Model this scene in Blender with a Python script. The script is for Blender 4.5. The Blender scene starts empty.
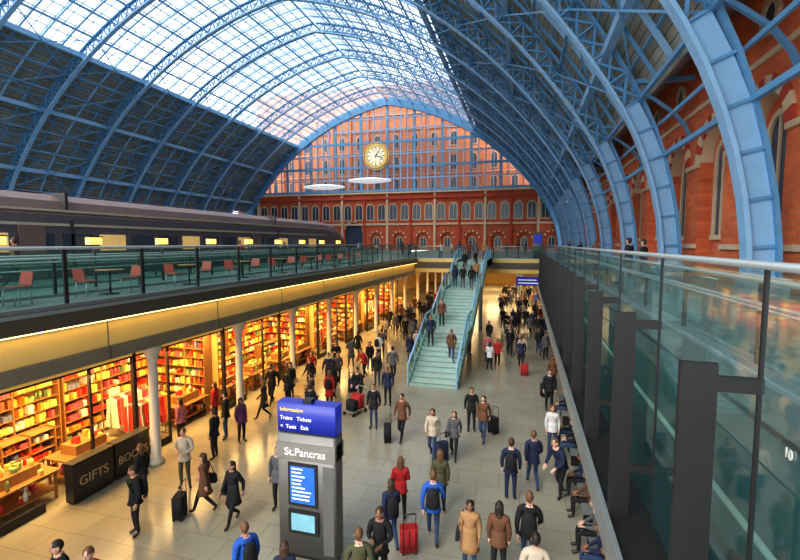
import bpy, math, random
from mathutils import Vector, Matrix, Euler
random.seed(7)
R=random
D2=math.radians
scene=bpy.context.scene
FZ=-5.45; EYE=1.55; F=455.0
# ---------------- camera
cd=bpy.data.cameras.new('camera'); cam=bpy.data.objects.new('camera',cd); scene.collection.objects.link(cam)
cam.location=(0,0,EYE); cam.rotation_euler=(D2(90-4.65),0,D2(15.36)); cd.sensor_width=36; cd.lens=F/800*36
cd.clip_end=600; scene.camera=cam
try:
    scene.view_settings.view_transform='Standard'
    scene.view_settings.look='Medium High Contrast'
except Exception as e: print(e)
# ---------------- materials
MATS={}
def nt(name):
    m=bpy.data.materials.new(name); m.use_nodes=True; t=m.node_tree; t.nodes.clear()
    o=t.nodes.new('ShaderNodeOutputMaterial'); MATS[name]=m; return m,t,o
def mat(name,col,rough=.6,metal=0,var=.12,scale=3,emit=0,ecol=None,bump=0):
    m,t,o=nt(name); b=t.nodes.new('ShaderNodeBsdfPrincipled'); t.links.new(b.outputs[0],o.inputs[0])
    b.inputs['Roughness'].default_value=rough; b.inputs['Metallic'].default_value=metal
    tc=t.nodes.new('ShaderNodeNewGeometry'); n=t.nodes.new('ShaderNodeTexNoise'); n.inputs['Scale'].default_value=scale
    t.links.new(tc.outputs['Position'],n.inputs['Vector'])
    mx=t.nodes.new('ShaderNodeMix'); mx.data_type='RGBA'
    mx.inputs['A'].default_value=[c*(1-var) for c in col]+[1]; mx.inputs['B'].default_value=[min(1,c*(1+var)) for c in col]+[1]
    t.links.new(n.outputs['Fac'],mx.inputs['Factor']); t.links.new(mx.outputs['Result'],b.inputs['Base Color'])
    if emit:
        b.inputs['Emission Color'].default_value=list(ecol or col)+[1]; b.inputs['Emission Strength'].default_value=emit
    return m
def brickmat(name,c1,c2,mortar,axis,bw=.5,bh=.16,ms=.012,rough=.85,noff=.5,big=.3):
    m,t,o=nt(name); b=t.nodes.new('ShaderNodeBsdfPrincipled'); t.links.new(b.outputs[0],o.inputs[0]); b.inputs['Roughness'].default_value=rough
    g=t.nodes.new('ShaderNodeNewGeometry'); s=t.nodes.new('ShaderNodeSeparateXYZ'); c=t.nodes.new('ShaderNodeCombineXYZ')
    t.links.new(g.outputs['Position'],s.inputs[0])
    a,bb={'yz':('Y','Z'),'xz':('X','Z'),'xy':('X','Y')}[axis]
    t.links.new(s.outputs[a],c.inputs[0]); t.links.new(s.outputs[bb],c.inputs[1])
    br=t.nodes.new('ShaderNodeTexBrick'); t.links.new(c.outputs[0],br.inputs['Vector'])
    br.inputs['Color1'].default_value=list(c1)+[1]; br.inputs['Color2'].default_value=list(c2)+[1]; br.inputs['Mortar'].default_value=list(mortar)+[1]
    br.inputs['Scale'].default_value=1; br.inputs['Mortar Size'].default_value=ms; br.inputs['Brick Width'].default_value=bw; br.inputs['Row Height'].default_value=bh
    br.offset=noff
    n=t.nodes.new('ShaderNodeTexNoise'); n.inputs['Scale'].default_value=.6; n.inputs['Detail'].default_value=5; t.links.new(g.outputs['Position'],n.inputs['Vector'])
    mp=t.nodes.new('ShaderNodeMapRange'); mp.inputs['To Min'].default_value=1-big; mp.inputs['To Max'].default_value=1+big; t.links.new(n.outputs['Fac'],mp.inputs['Value'])
    vm=t.nodes.new('ShaderNodeVectorMath'); vm.operation='SCALE'; t.links.new(br.outputs['Color'],vm.inputs[0]); t.links.new(mp.outputs[0],vm.inputs['Scale'])
    t.links.new(vm.outputs[0],b.inputs['Base Color'])
    return m
def glassmat(name,tint,diff,dcol,gl=.12,rough=.03,transl=False):
    m,t,o=nt(name); tr=t.nodes.new('ShaderNodeBsdfTransparent'); tr.inputs[0].default_value=list(tint)+[1]
    df=t.nodes.new('ShaderNodeBsdfTranslucent' if transl else 'ShaderNodeBsdfDiffuse'); df.inputs[0].default_value=list(dcol)+[1]
    n=t.nodes.new('ShaderNodeTexNoise'); n.inputs['Scale'].default_value=.7
    g=t.nodes.new('ShaderNodeNewGeometry'); t.links.new(g.outputs['Position'],n.inputs['Vector'])
    mp=t.nodes.new('ShaderNodeMapRange'); mp.inputs['To Min'].default_value=diff*.7; mp.inputs['To Max'].default_value=diff*1.3; t.links.new(n.outputs['Fac'],mp.inputs['Value'])
    m1=t.nodes.new('ShaderNodeMixShader'); t.links.new(mp.outputs[0],m1.inputs[0]); t.links.new(tr.outputs[0],m1.inputs[1]); t.links.new(df.outputs[0],m1.inputs[2])
    gs=t.nodes.new('ShaderNodeBsdfGlossy'); gs.inputs['Roughness'].default_value=rough
    fr=t.nodes.new('ShaderNodeFresnel'); fr.inputs[0].default_value=1.35
    m2=t.nodes.new('ShaderNodeMixShader')
    ml=t.nodes.new('ShaderNodeMath'); ml.operation='MULTIPLY'; ml.inputs[1].default_value=gl; t.links.new(fr.outputs[0],ml.inputs[0])
    t.links.new(ml.outputs[0],m2.inputs[0]); t.links.new(m1.outputs[0],m2.inputs[1]); t.links.new(gs.outputs[0],m2.inputs[2]); t.links.new(m2.outputs[0],o.inputs[0])
    return m
blue=mat('steel_blue',(.12,.30,.50),.45,0,.2,1.5)
blue2=mat('steel_blue_pale',(.27,.48,.70),.45,0,.15,1.5)
board=brickmat('roof_boarding',(.30,.33,.31),(.36,.33,.26),(.10,.13,.13),'yz',3.0,.35,.025,.8,.5,.5)
rglass=glassmat('roof_glazing',(.93,.96,.98),.25,(.95,.98,1),.3,.1,True)
bal=glassmat('balustrade_glass',(.64,.84,.78),.07,(.30,.52,.48),.55,.04)
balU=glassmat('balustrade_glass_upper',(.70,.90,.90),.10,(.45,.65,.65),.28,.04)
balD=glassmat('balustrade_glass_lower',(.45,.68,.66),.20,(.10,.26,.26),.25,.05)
gglass=glassmat('gable_glass',(.88,.93,.97),.05,(.7,.8,.9),.4,.05)
brR=brickmat('brick_side',(.72,.17,.055),(.56,.11,.04),(.45,.18,.09),'yz')
brX=brickmat('brick_end',(.58,.12,.045),(.44,.08,.03),(.35,.14,.07),'xz')
brH=brickmat('brick_hotel',(.78,.25,.09),(.60,.17,.06),(.5,.22,.11),'xz')
stone=mat('stone_trim',(.60,.46,.30),.8,0,.15,2)
stoneH=mat('stone_trim_hotel',(.62,.36,.22),.8,0,.15,2)
red=mat('red_brick_voussoir',(.45,.06,.03),.85,0,.2,5)
dglass=mat('window_dark',(.05,.07,.10),.15,0,.3,1)
floorM=brickmat('floor_stone',(.33,.31,.24),(.305,.29,.225),(.23,.215,.165),'xy',1.2,.8,.012,.2,.5,.28)
deckM=brickmat('platform_paving',(.20,.22,.22),(.17,.19,.19),(.1,.1,.1),'xy',.9,.6,.012,.35,.5,.25)
deckR=brickmat('platform_paving_pale',(.46,.54,.58),(.42,.50,.55),(.28,.32,.34),'xy',.9,.6,.012,.4,.5,.15)
steel=mat('steel_grey',(.36,.39,.39),.35,.5,.1)
dsteel=mat('steel_dark',(.022,.02,.02),.5,.1,.15)
cream=mat('beam_cream',(.78,.55,.19),.6,0,.15,.8)
fascia=mat('fascia_bronze',(.10,.085,.065),.4,.2,.15)
beamg=mat('beam_grey',(.19,.165,.12),.5,0,.15)
white=mat('white_paint',(.55,.53,.47),.5,0,.06)
ceilM=mat('undercroft_ceiling',(.50,.36,.15),.8)
warm=mat('lamp_warm',(1,.75,.35),.5,0,.02,1,7,(1,.66,.26))
strip=mat('lamp_strip',(1,.8,.4),.5,0,.02,1,4,(1,.68,.25))
teal=mat('stair_teal',(.30,.44,.42),.5,0,.12)
tread=mat('stair_tread',(.44,.54,.47),.6,0,.2,4)
# ---------------- mesh builder
class B:
    def __init__(s): s.v=[];s.f=[];s.m=[];s.sm=[]
    def poly(s,pts,m=0,sm=False):
        i=len(s.v); s.v+=[tuple(p) for p in pts]; s.f.append(tuple(range(i,i+len(pts)))); s.m.append(m); s.sm.append(sm)
    def hexa(s,c,m=0):
        i=len(s.v); s.v+=[tuple(p) for p in c]
        for q in ((3,2,1,0),(4,5,6,7),(0,1,5,4),(1,2,6,5),(2,3,7,6),(3,0,4,7)):
            s.f.append(tuple(i+k for k in q)); s.m.append(m); s.sm.append(False)
    def box(s,x0,x1,y0,y1,z0,z1,m=0):
        s.hexa([(x0,y0,z0),(x1,y0,z0),(x1,y1,z0),(x0,y1,z0),(x0,y0,z1),(x1,y0,z1),(x1,y1,z1),(x0,y1,z1)],m)
    def beam(s,p,q,w,h,side=(0,1,0),m=0):
        p=Vector(p);q=Vector(q);d=(q-p)
        if d.length<1e-6: return
        d.normalize(); a=Vector(side); a=a-d*a.dot(d)
        if a.length<1e-4: a=Vector((1,0,0))-d*d.x
        a.normalize(); b=d.cross(a); a*=w/2;b*=h/2
        s.hexa([p-a-b,p+a-b,p+a+b,p-a+b,q-a-b,q+a-b,q+a+b,q-a+b],m)
    def tube(s,pts,rad,n=8,m=0,sc=(1,1),cap=True):
        pts=[Vector(p) for p in pts]; rings=[]
        if not hasattr(rad,'__len__'): rad=[rad]*len(pts)
        ref=None
        for k,p in enumerate(pts):
            d=(pts[min(k+1,len(pts)-1)]-pts[max(k-1,0)]).normalized()
            if ref is None: ref=Vector((1,0,0)) if abs(d.x)<.8 else Vector((0,1,0))
            a=(ref-d*ref.dot(d)).normalized(); b=d.cross(a); ref=a; i=len(s.v)
            for j in range(n):
                t=2*math.pi*j/n; s.v.append(tuple(p+a*math.cos(t)*rad[k]*sc[0]+b*math.sin(t)*rad[k]*sc[1]))
            rings.append(i)
        for k in range(len(rings)-1):
            for j in range(n):
                s.f.append((rings[k]+j,rings[k]+(j+1)%n,rings[k+1]+(j+1)%n,rings[k+1]+j)); s.m.append(m); s.sm.append(n>5)
        if cap:
            s.f.append(tuple(rings[0]+j for j in reversed(range(n)))); s.m.append(m); s.sm.append(False)
            s.f.append(tuple(rings[-1]+j for j in range(n))); s.m.append(m); s.sm.append(False)
    def loft(s,rings,m=0,sm=True,cap=True):
        n=len(rings[0]); st=[]
        for r in rings: st.append(len(s.v)); s.v+=[tuple(p) for p in r]
        for k in range(len(st)-1):
            for j in range(n):
                s.f.append((st[k]+j,st[k]+(j+1)%n,st[k+1]+(j+1)%n,st[k+1]+j)); s.m.append(m); s.sm.append(sm)
        if cap:
            s.f.append(tuple(st[0]+j for j in reversed(range(n)))); s.m.append(m); s.sm.append(False)
            s.f.append(tuple(st[-1]+j for j in range(n))); s.m.append(m); s.sm.append(False)
    def sphere(s,c,r,m=0,nu=10,nv=7,fn=None,keep=None):
        i=len(s.v); c=Vector(c); P=[]
        for a in range(nv+1):
            th=math.pi*a/nv
            for b in range(nu):
                ph=2*math.pi*b/nu; p=Vector((math.sin(th)*math.cos(ph),math.sin(th)*math.sin(ph),math.cos(th)))
                P.append(p); q=fn(p) if fn else Vector((p.x*r[0],p.y*r[1],p.z*r[2])); s.v.append(tuple(c+q))
        for a in range(nv):
            for b in range(nu):
                q=(a*nu+b,(a+1)*nu+b,(a+1)*nu+(b+1)%nu,a*nu+(b+1)%nu)
                cc=(P[q[0]]+P[q[1]]+P[q[2]]+P[q[3]])/4
                if keep and not keep(cc): continue
                s.f.append(tuple(i+k for k in q)); s.m.append(m); s.sm.append(True)
    def mesh(s,name,mats):
        me=bpy.data.meshes.new(name); me.from_pydata(s.v,[],s.f)
        for x in mats: me.materials.append(x)
        me.polygons.foreach_set('material_index',s.m); me.polygons.foreach_set('use_smooth',s.sm); me.update(); return me
    def obj(s,name,mats,parent=None,loc=(0,0,0),rz=0):
        return inst(name,s.mesh(name,mats),loc,rz,parent)
def inst(name,me,loc=(0,0,0),rz=0,parent=None,sc=1):
    o=bpy.data.objects.new(name,me); scene.collection.objects.link(o); o.location=loc; o.rotation_euler=(0,0,rz)
    if sc!=1: o.scale=(sc,sc,sc)
    if parent: o.parent=parent
    return o
def empty(name,loc=(0,0,0),rz=0):
    return inst(name,None,loc,rz)
def text(s,size,loc,rot,m,name='lettering',parent=None,align='CENTER'):
    c=bpy.data.curves.new(name,'FONT'); c.body=s; c.size=size; c.align_x=align; c.extrude=.004; c.materials.append(m)
    o=bpy.data.objects.new(name,c); scene.collection.objects.link(o); o.location=loc; o.rotation_euler=rot
    if parent: o.parent=parent
    return o
# ---------------- roof
CX=-29.1; AL=D2(32); L1=17*AL; c2x=18.5-31*math.cos(AL); c2z=-31*math.sin(AL)
LT=L1+48*(math.acos(-c2x/48)-AL); N=18
def pr(L,off=0,sgn=1):
    if L<L1: a=L/17; x=18.5+(17+off)*math.cos(a); z=(17+off)*math.sin(a)
    else: a=AL+(L-L1)/48; x=c2x+(48+off)*math.cos(a); z=c2z+(48+off)*math.sin(a)
    return CX+sgn*x,z
def P3(L,off,sgn,y): x,z=pr(L,off,sgn); return Vector((x,y,z))
Ls=[LT*i/N for i in range(N+1)]
Y0=-1.92; BAY=8.96; YE=95.6
ribY=[Y0+BAY*k for k in range(11)]
def dep(L): return .85+.4*min(1,max(0,(L-4)/10))
def ribmesh():
    b=B()
    for sg in (1,-1):
        for i in range(N):
            for h in (0,.5):
                La=LT*(i+h)/N; Lb=LT*(i+h+.5)/N
                b.beam(P3(La,.06,sg,0),P3(Lb,.06,sg,0),.5,.14,(0,1,0),1)
                b.beam(P3(La,dep(La),sg,0),P3(Lb,dep(Lb),sg,0),.42,.12,(0,1,0),0)
                if i<3: b.beam(P3(La,.45,sg,0),P3(Lb,.45,sg,0),.08,.8,(0,1,0),1)
                else:
                    b.beam(P3(La,.1,sg,0),P3(Lb,dep(Lb),sg,0),.11,.11,(0,1,0),0); b.beam(P3(La,dep(La),sg,0),P3(Lb,.1,sg,0),.11,.11,(0,1,0),0)
                b.beam(P3(La,.1,sg,0),P3(La,dep(La),sg,0),.25,.1,(0,1,0),0)
        x,z=pr(.0,0,sg)
        b.box(min(x-sg*.1,x+sg*1.0),max(x-sg*.1,x+sg*1.0),-.4,.4,0.0,.5,1)
        b.beam(P3(L1*.98,.9,sg,0),Vector((CX+sg*36.6,0,9.3)),.25,.2,(0,1,0),0)
        w0=Vector((CX+sg*36.6,0,6.4)); e0=P3(L1*.95,.9,sg,0); 
        pts=[w0.lerp(e0,t)+Vector((sg*.55*math.sin(math.pi*t),0,-.0)) for t in (0,.25,.5,.75,1)]
        for a,c in zip(pts,pts[1:]): b.beam(a,c,.16,.14,(0,1,0),0)
    return b.mesh('roof_rib',[blue,blue2])
rm=ribmesh()
for y in ribY: inst('roof_rib',rm,(0,y,0))
iR,iL=11,10
b=B()
for sg,ig in ((1,iR),(-1,iL)):
    for i in range(2,N+1):
        if i==N and sg<0: continue
        w=.38 if i in (4,7,ig) else .16
        b.beam(P3(Ls[i],.9,sg,Y0),P3(Ls[i],.9,sg,YE),w,w*1.3,(1,0,0),1 if w>.2 else 0)
        if i<ig: b.beam(P3(Ls[i]+1.4,1.3,sg,Y0),P3(Ls[i]+1.4,1.3,sg,YE),.1,.16,(1,0,0),0)
    for k in range(10):
        for q in (1,2,3):
            y=ribY[k]+BAY*q/4
            for i in range(3,N):
                b.beam(P3(Ls[i],1.2,sg,y),P3(Ls[i+1],1.2,sg,y),.14,.22 if q==2 else .14,(0,1,0),1 if q==2 else 0)
        for i in range(3,N,1):
            ya,yb=ribY[k],ribY[k]+BAY
            if i<ig and i%2==1:
                b.beam(P3(Ls[i],.7,sg,ya),P3(Ls[min(i+2,N)],.7,sg,yb),.09,.09,(1,0,0),0)
                b.beam(P3(Ls[i],.7,sg,yb),P3(Ls[min(i+2,N)],.7,sg,ya),.09,.09,(1,0,0),0)
b.obj('roof_purlins',[blue,blue2])
b=B()
for sg,ig in ((1,iR),(-1,iL)):
    n=int((YE-Y0)/1.12)
    for k in range(n+1):
        y=Y0+1.12*k
        for i in range(ig,N): b.beam(P3(Ls[i],1.5,sg,y),P3(Ls[i+1],1.5,sg,y),.06,.09,(0,1,0))
    for i in range(ig*2,N*2): b.beam(P3(LT*i/N/2,1.52,sg,Y0),P3(LT*i/N/2,1.52,sg,YE),.12,.08,(1,0,0))
b.obj('roof_glazing_bars',[mat('glazing_bar',(.36,.46,.56),.5)])
b=B()
for sg,ig in ((1,iR),(-1,iL)):
    for i in range(ig,N): b.poly([P3(Ls[i],1.62,sg,Y0),P3(Ls[i],1.62,sg,YE),P3(Ls[i+1],1.62,sg,YE),P3(Ls[i+1],1.62,sg,Y0)])
b.obj('window_1',[rglass])
b=B()
for sg,ig in ((1,iR),(-1,iL)):
    for i in range(3,ig): b.poly([P3(Ls[i],1.6,sg,Y0),P3(Ls[i],1.6,sg,YE),P3(Ls[i+1],1.6,sg,YE),P3(Ls[i+1],1.6,sg,Y0)])
    a=P3(Ls[3],1.6,sg,Y0); c=P3(Ls[3],1.6,sg,YE); xw=CX+sg*36.9
    b.poly([a,c,(xw,YE,10.6),(xw,Y0,10.6)])
b.obj('ceiling',[board])
# ---------------- walls with arches
def arch_wall(b,O,U,Nn,W,H,ow,sp,rec,mw=0,mrec=0,mst=1,mred=2,rings=True,n=14,ring=.55):
    O=Vector(O);U=Vector(U);Nn=Vector(Nn);Z=Vector((0,0,1))
    P=lambda u,v,w=0:O+U*u+Z*v+Nn*w
    a0=W/2-ow/2;a1=W/2+ow/2;r=ow/2
    b.poly([P(0,0),P(a0,0),P(a0,H),P(0,H)],mw); b.poly([P(a1,0),P(W,0),P(W,H),P(a1,H)],mw)
    cur=[(W/2-r*math.cos(math.pi*k/n),sp+r*math.sin(math.pi*k/n)) for k in range(n+1)]
    for k in range(n):
        (u0,v0),(u1,v1)=cur[k],cur[k+1]
        b.poly([P(u0,v0),P(u1,v1),P(u1,H),P(u0,H)],mw); b.poly([P(u0,v0),P(u0,v0,-rec),P(u1,v1,-rec),P(u1,v1)],mst)
        if rings:
            t0,t1=math.pi*k/n,math.pi*(k+1)/n; g=lambda t,rr,w:P(W/2-rr*math.cos(t),sp+rr*math.sin(t),w)
            b.hexa([g(t0,r,0),g(t1,r,0),g(t1,r+ring,0),g(t0,r+ring,0),g(t0,r,.1),g(t1,r,.1),g(t1,r+ring,.1),g(t0,r+ring,.1)],mst if k%2 else mred)
    for a in (a0,a1): b.poly([P(a,0),P(a,0,-rec),P(a,sp,-rec),P(a,sp)],mst if rec<.5 else mw)
    b.poly([P(a0-.1,0,-rec),P(a1+.1,0,-rec),P(a1+.1,sp+r+.1,-rec),P(a0-.1,sp+r+.1,-rec)],mrec)
    return P
def arch_win(b,P,u,v0,w,h,wo,mst,mgl,fr=.22,n=8,d=.12):
    r=w/2; pts=[(u-r,v0)]+[(u-r*math.cos(math.pi*k/n),v0+h-r+r*math.sin(math.pi*k/n)) for k in range(n+1)]+[(u+r,v0)]
    b.poly([P(x,y,wo+.03) for x,y in pts],mgl)
    R2=r+fr; o=[(u-R2,v0)]+[(u-R2*math.cos(math.pi*k/n),v0+h-r+R2*math.sin(math.pi*k/n)) for k in range(n+1)]+[(u+R2,v0)]
    for k in range(len(pts)-1):
        a,c,e,f=pts[k],pts[k+1],o[k+1],o[k]
        b.hexa([P(*a,wo),P(*c,wo),P(*e,wo),P(*f,wo),P(*a,wo+d),P(*c,wo+d),P(*e,wo+d),P(*f,wo+d)],mst)
    b.hexa([P(u-R2,v0-.2,wo),P(u+R2,v0-.2,wo),P(u+R2,v0,wo),P(u-R2,v0,wo)]+[P(u-R2,v0-.2,wo+d*1.5),P(u+R2,v0-.2,wo+d*1.5),P(u+R2,v0,wo+d*1.5),P(u-R2,v0,wo+d*1.5)],mst)
    b.hexa([P(u-.05,v0,wo+.03),P(u+.05,v0,wo+.03),P(u+.05,v0+h,wo+.03),P(u-.05,v0+h,wo+.03),P(u-.05,v0,wo+.1),P(u+.05,v0,wo+.1),P(u+.05,v0+h,wo+.1),P(u-.05,v0+h,wo+.1)],mst)
for sg,nm in ((1,'wall_right'),(-1,'wall_left')):
    b=B(); xw=CX+sg*36.75
    for k in range(11):
        y=ribY[k]; W=BAY/2
        for hh in (0,1):
            yy=y+hh*W
            if yy+W>YE+.2: continue
            P=arch_wall(b,(xw,yy,0),(0,1,0),(-sg,0,0),W,10.8,2.7,5.2,.5,0,0,1,2,True,12,.5)
            arch_win(b,P,W/2,1.9,1.25,3.9,-.5,1,3,.2)
            for t in range(10):
                a0,a1=2*math.pi*t/10,2*math.pi*(t+1)/10; g=lambda a,r,w:P(W/2+r*math.cos(a),9.0+r*math.sin(a),w)
                b.hexa([g(a0,.42,0),g(a1,.42,0),g(a1,.65,0),g(a0,.65,0),g(a0,.42,.12),g(a1,.42,.12),g(a1,.65,.12),g(a0,.65,.12)],1)
            b.poly([P(W/2+.42*math.cos(2*math.pi*t/12),9.0+.42*math.sin(2*math.pi*t/12),.03) for t in range(12)],3)
            for z in (1.3,5.0,7.6):
                for (u0,u1) in ((0,.85),(W-.85,W)) if z<7 else ((0,W),):
                    a=P(u0,z,0);c=P(u1,z+.2,.1); b.box(min(a.x,c.x),max(a.x,c.x),min(a.y,c.y),max(a.y,c.y),min(a.z,c.z),max(a.z,c.z),1)
    b.obj(nm,[brR,stone,red,dglass])
# ---------------- gable end
b=B(); xl,xr=CX-36.75,CX+36.75; Wd=(xr-xl); n=14; w=Wd/n
for k in range(n):
    P=arch_wall(b,(xl+k*w,YE,0),(1,0,0),(0,-1,0),w,12.2,2.6 if k!=5 else 4.2,2.6 if k!=5 else 4.0,.5,0,3 if k==5 else 0,1,2,True,10,.35)
    if k!=5:
        arch_win(b,P,w/2,.6,1.2,2.2,-.5,1,3,.15,6)
    for u in (w*.25,w*.75): arch_win(b,P,u,6.6,1.5,3.3,0,1,3,.2,6)
    a=k*w+xl
    b.box(a-.25,a+.25,YE-.35,YE+.02,0,12.2,1 if k%2 else 2)
b.box(xl,xr,YE-.3,YE,5.4,5.8,1); b.box(xl,xr,YE-.5,YE,11.0,11.5,2); b.box(xl,xr,YE-.6,YE+.3,12.2,12.5,1)
b.obj('wall_back',[brX,stone,red,dglass])
b=B(); 
def archz(x,off=0):
    X=abs(x-CX)
    if X>=35.49: return 0
    lo,hi=0,LT
    for _ in range(30):
        m_=(lo+hi)/2
        if pr(m_,off)[0]-CX>X: lo=m_
        else: hi=m_
    return pr(lo,off)[1]
x=CX-30
while x<=CX+30.1:
    zt=archz(x,.5)
    if zt>12.8:
        big=abs((x-CX)%6)<.1
        b.box(x-(.26 if big else .09),x+(.26 if big else .09),YE-.15,YE+.2,12.5,zt,0 if big else 1)
    x+=1.5
for z in [12.9,15.4,18,20.6,23.2,25.8,28.2]:
    xs=[q for q in [CX+i*.25 for i in range(0,140)] if archz(q,.4)>z]
    hw=(max(xs)-CX) if xs else 0
    t=.24 if z in(12.9,18,23.2) else .11
    b.box(CX-hw,CX+hw,YE-.2,YE+.15,z-t,z+t,0 if z in(12.9,18,23.2) else 1)
for i in range(N*2):
    for sg in (1,-1):
        La,Lb=LT*i/N/2,LT*(i+1)/N/2
        b.beam(P3(La,.3,sg,YE-.3),P3(Lb,.3,sg,YE-.3),.8,.9,(0,1,0),0)
        b.beam(P3(La,1.1,sg,YE),P3(Lb,1.1,sg,YE),.5,1.1,(0,1,0),0)
b.obj('trim_1',[blue,blue2])
b=B(); xs=[CX-30.8+61.6*i/40 for i in range(41)]
for i in range(40): b.poly([(xs[i],YE+.05,12.4),(xs[i+1],YE+.05,12.4),(xs[i+1],YE+.05,max(12.4,archz(xs[i+1],.3))),(xs[i],YE+.05,max(12.4,archz(xs[i],.3)))])
b.obj('window_2',[gglass])
b=B(); HY=104
P=lambda u,v,w=0:Vector((u,HY-w,v))
b.poly([P(-66,0),P(8,0),P(8,38),P(-66,38)],0)
for i in range(15):
    u=-61+i*4.5
    for v,h in ((13.2,3.2),(18.2,3.4),(23.6,3.0)): arch_win(b,P,u,v,1.2,h,0,1,3,.2,6)
    b.box(u-2.5,u-2.0,HY-.6,HY,0,36,0)
for z in (12.6,17.3,22.6,27.5,31): b.box(-66,8,HY-.35,HY,z,z+.3,1)
b.obj('hotel_facade',[brH,stoneH,red,dglass])
# clock
e=empty('station_clock',(-31.4,YE-.8,20.2))
gold=mat('gilt',(.75,.5,.15),.35,.7); face=mat('clock_face',(.85,.78,.58),.5,0,.03,1,.25,(1,.9,.65)); blk=mat('black_paint',(.02,.02,.02),.4)
b=B()
def ring(b,r0,r1,y0,y1,m,n=32,cx=0,cz=0):
    for k in range(n):
        a,c=2*math.pi*k/n,2*math.pi*(k+1)/n; g=lambda t,r,y:(cx+r*math.cos(t),y,cz+r*math.sin(t))
        b.hexa([g(a,r0,y0),g(c,r0,y0),g(c,r1,y0),g(a,r1,y0),g(a,r0,y1),g(c,r0,y1),g(c,r1,y1),g(a,r1,y1)],m)
ring(b,0.01,2.1,0,.25,0); ring(b,2.0,2.6,-.15,.4,1); ring(b,1.15,1.25,-.04,0,1); ring(b,2.8,2.95,0,.3,1)
for k in range(12):
    a=math.pi*k/6; d=Vector((math.cos(a),0,math.sin(a))); b.beam(d*1.45+Vector((0,-.04,0)),d*1.95+Vector((0,-.04,0)),.16,.05,(0,0,1),2)
    b.beam(d*2.5,d*2.9,.1,.1,(0,1,0),1)
for a,l,w in ((D2(60),1.15,.2),(D2(-15),1.75,.14)):
    d=Vector((math.cos(a),0,math.sin(a))); b.beam(d*-.3+Vector((0,-.1,0)),d*l+Vector((0,-.1,0)),.06,w,(0,1,0),2)
b.obj('dial',[face,gold,blk],e)
for (x,y,z) in ((-40.5,88,13.0),(-30.5,88,14.0)):
    e=empty('hanging_light_reflector',(x,y,z)); b=B()
    rings=[]
    for r,zz in ((.3,-.35),(2.8,-.25),(4.5,0),(4.3,.2),(2.5,.45),(.3,.6)): rings.append([(r*math.cos(2*math.pi*k/24),r*.7*math.sin(2*math.pi*k/24),zz) for k in range(24)])
    b.loft(rings,0)
    for a in range(4):
        c,s=math.cos(a*math.pi/2+.7),math.sin(a*math.pi/2+.7); b.tube([(c*3,s*2.2,.2),(c*1,s*.8,17 if abs(x+30)<2 else 15)],.04,4,1)
    b.obj('dish',[mat('reflector_white',(.85,.88,.9),.4,0,.03,1,.45,(.9,.95,1)),steel],e)
# ---------------- floors
b=B(); b.box(-17.2,2.8,-4,80,FZ-.3,FZ); b.obj('floor',[floorM])
VL=-10.5; BY=44
b=B()
b.box(-19.8,VL-.0,-4,YE,-.5,0); b.box(-24,-19.8,-4,YE,-1.4,-1.15); b.box(-66.2,-24,-4,YE,-1.4,0)
b.box(VL,2.6,BY,YE,-.5,0); b.box(2.6,7.9,-4,YE,-.5,0,1)
b.obj('floor_platform',[deckM,deckR])
b=B()
b.box(VL-.05,VL+.28,-4,BY,-.40,.05,0); b.box(VL-.7,VL-.05,-4,BY,-1.15,-.5,1); b.box(VL-.9,VL-.0,-4,BY,-1.5,-1.15,2)
b.box(VL+.05,VL+.2,-4,BY,-.44,-.40,4); b.box(VL+.28,VL+.31,-4,BY,-.05,.03,3)
y=-4
while y<BY: b.box(VL-.055,VL-.045,y,y+.04,-1.15,-.5,2); b.box(VL-.005,VL+.01,y,y+.04,-1.5,-1.15,0); y+=4.45
b.obj('trim_2',[fascia,cream,beamg,steel,strip])
b=B(); b.box(-17.2,VL-.35,-4,BY,-1.62,-1.5); b.box(-17.2,2.6,BY,80,-1.35,-1.1); b.obj('ceiling_undercroft',[ceilM])
b=B(); b.box(VL,2.6,BY-.25,BY,-1.3,.02,0); b.box(VL,2.6,BY-.3,BY-.25,-.9,-.3,1); b.obj('trim_3',[cream,fascia])
def balustrade(p,q,h=1.38,post=2.24,name='glass_balustrade',low=0):
    p=Vector(p);q=Vector(q);L=(q-p).length;n=max(1,round(L/post)); b=B(); 
    up=Vector((0,0,1)); d=(q-p)/n; sd=up.cross(d).normalized()
    for k in range(n+1):
        a=p+d*k; b.beam(a+up*(low),a+up*(h),.05,.09,sd,1)
    for k in range(n):
        a=p+d*k+d*.02; c=p+d*(k+1)-d*.02
        b.poly([a+up*(low+.06),c+up*(low+.06),c+up*(h-.05),a+up*(h-.05)],0)
    b.tube([p+up*h,q+up*h],.04,8,2); b.tube([p+up*(h-.32)+sd*.08,q+up*(h-.32)+sd*.08],.022,6,2)
    b.beam(p+up*(low+.04),q+up*(low+.04),.08,.08,sd,2)
    return b.obj(name,[bal,dsteel,steel])
balustrade((VL+.1,-3,.05),(VL+.1,BY,.05))
balustrade((VL-2.6,4,0),(VL-2.6,BY-4,0),1.1,3)
balustrade((VL-5.5,4,0),(VL-5.5,BY-4,0),1.1,3)
balustrade((VL,BY-.1,0.02),(-5.6,BY-.1,.02),1.2); balustrade((-2.9,BY-.1,.02),(1.7,BY-.1,.02),1.2)
b=B()
b.tube([(1.75,1.2,1.38),(1.75,BY,1.38)],.035,8,2); b.tube([(1.86,1.2,-.85),(1.86,BY,-.85)],.03,8,3); b.tube([(1.86,1.2,1.05),(1.86,BY,1.05)],.02,6,2)
y=1.3
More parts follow.
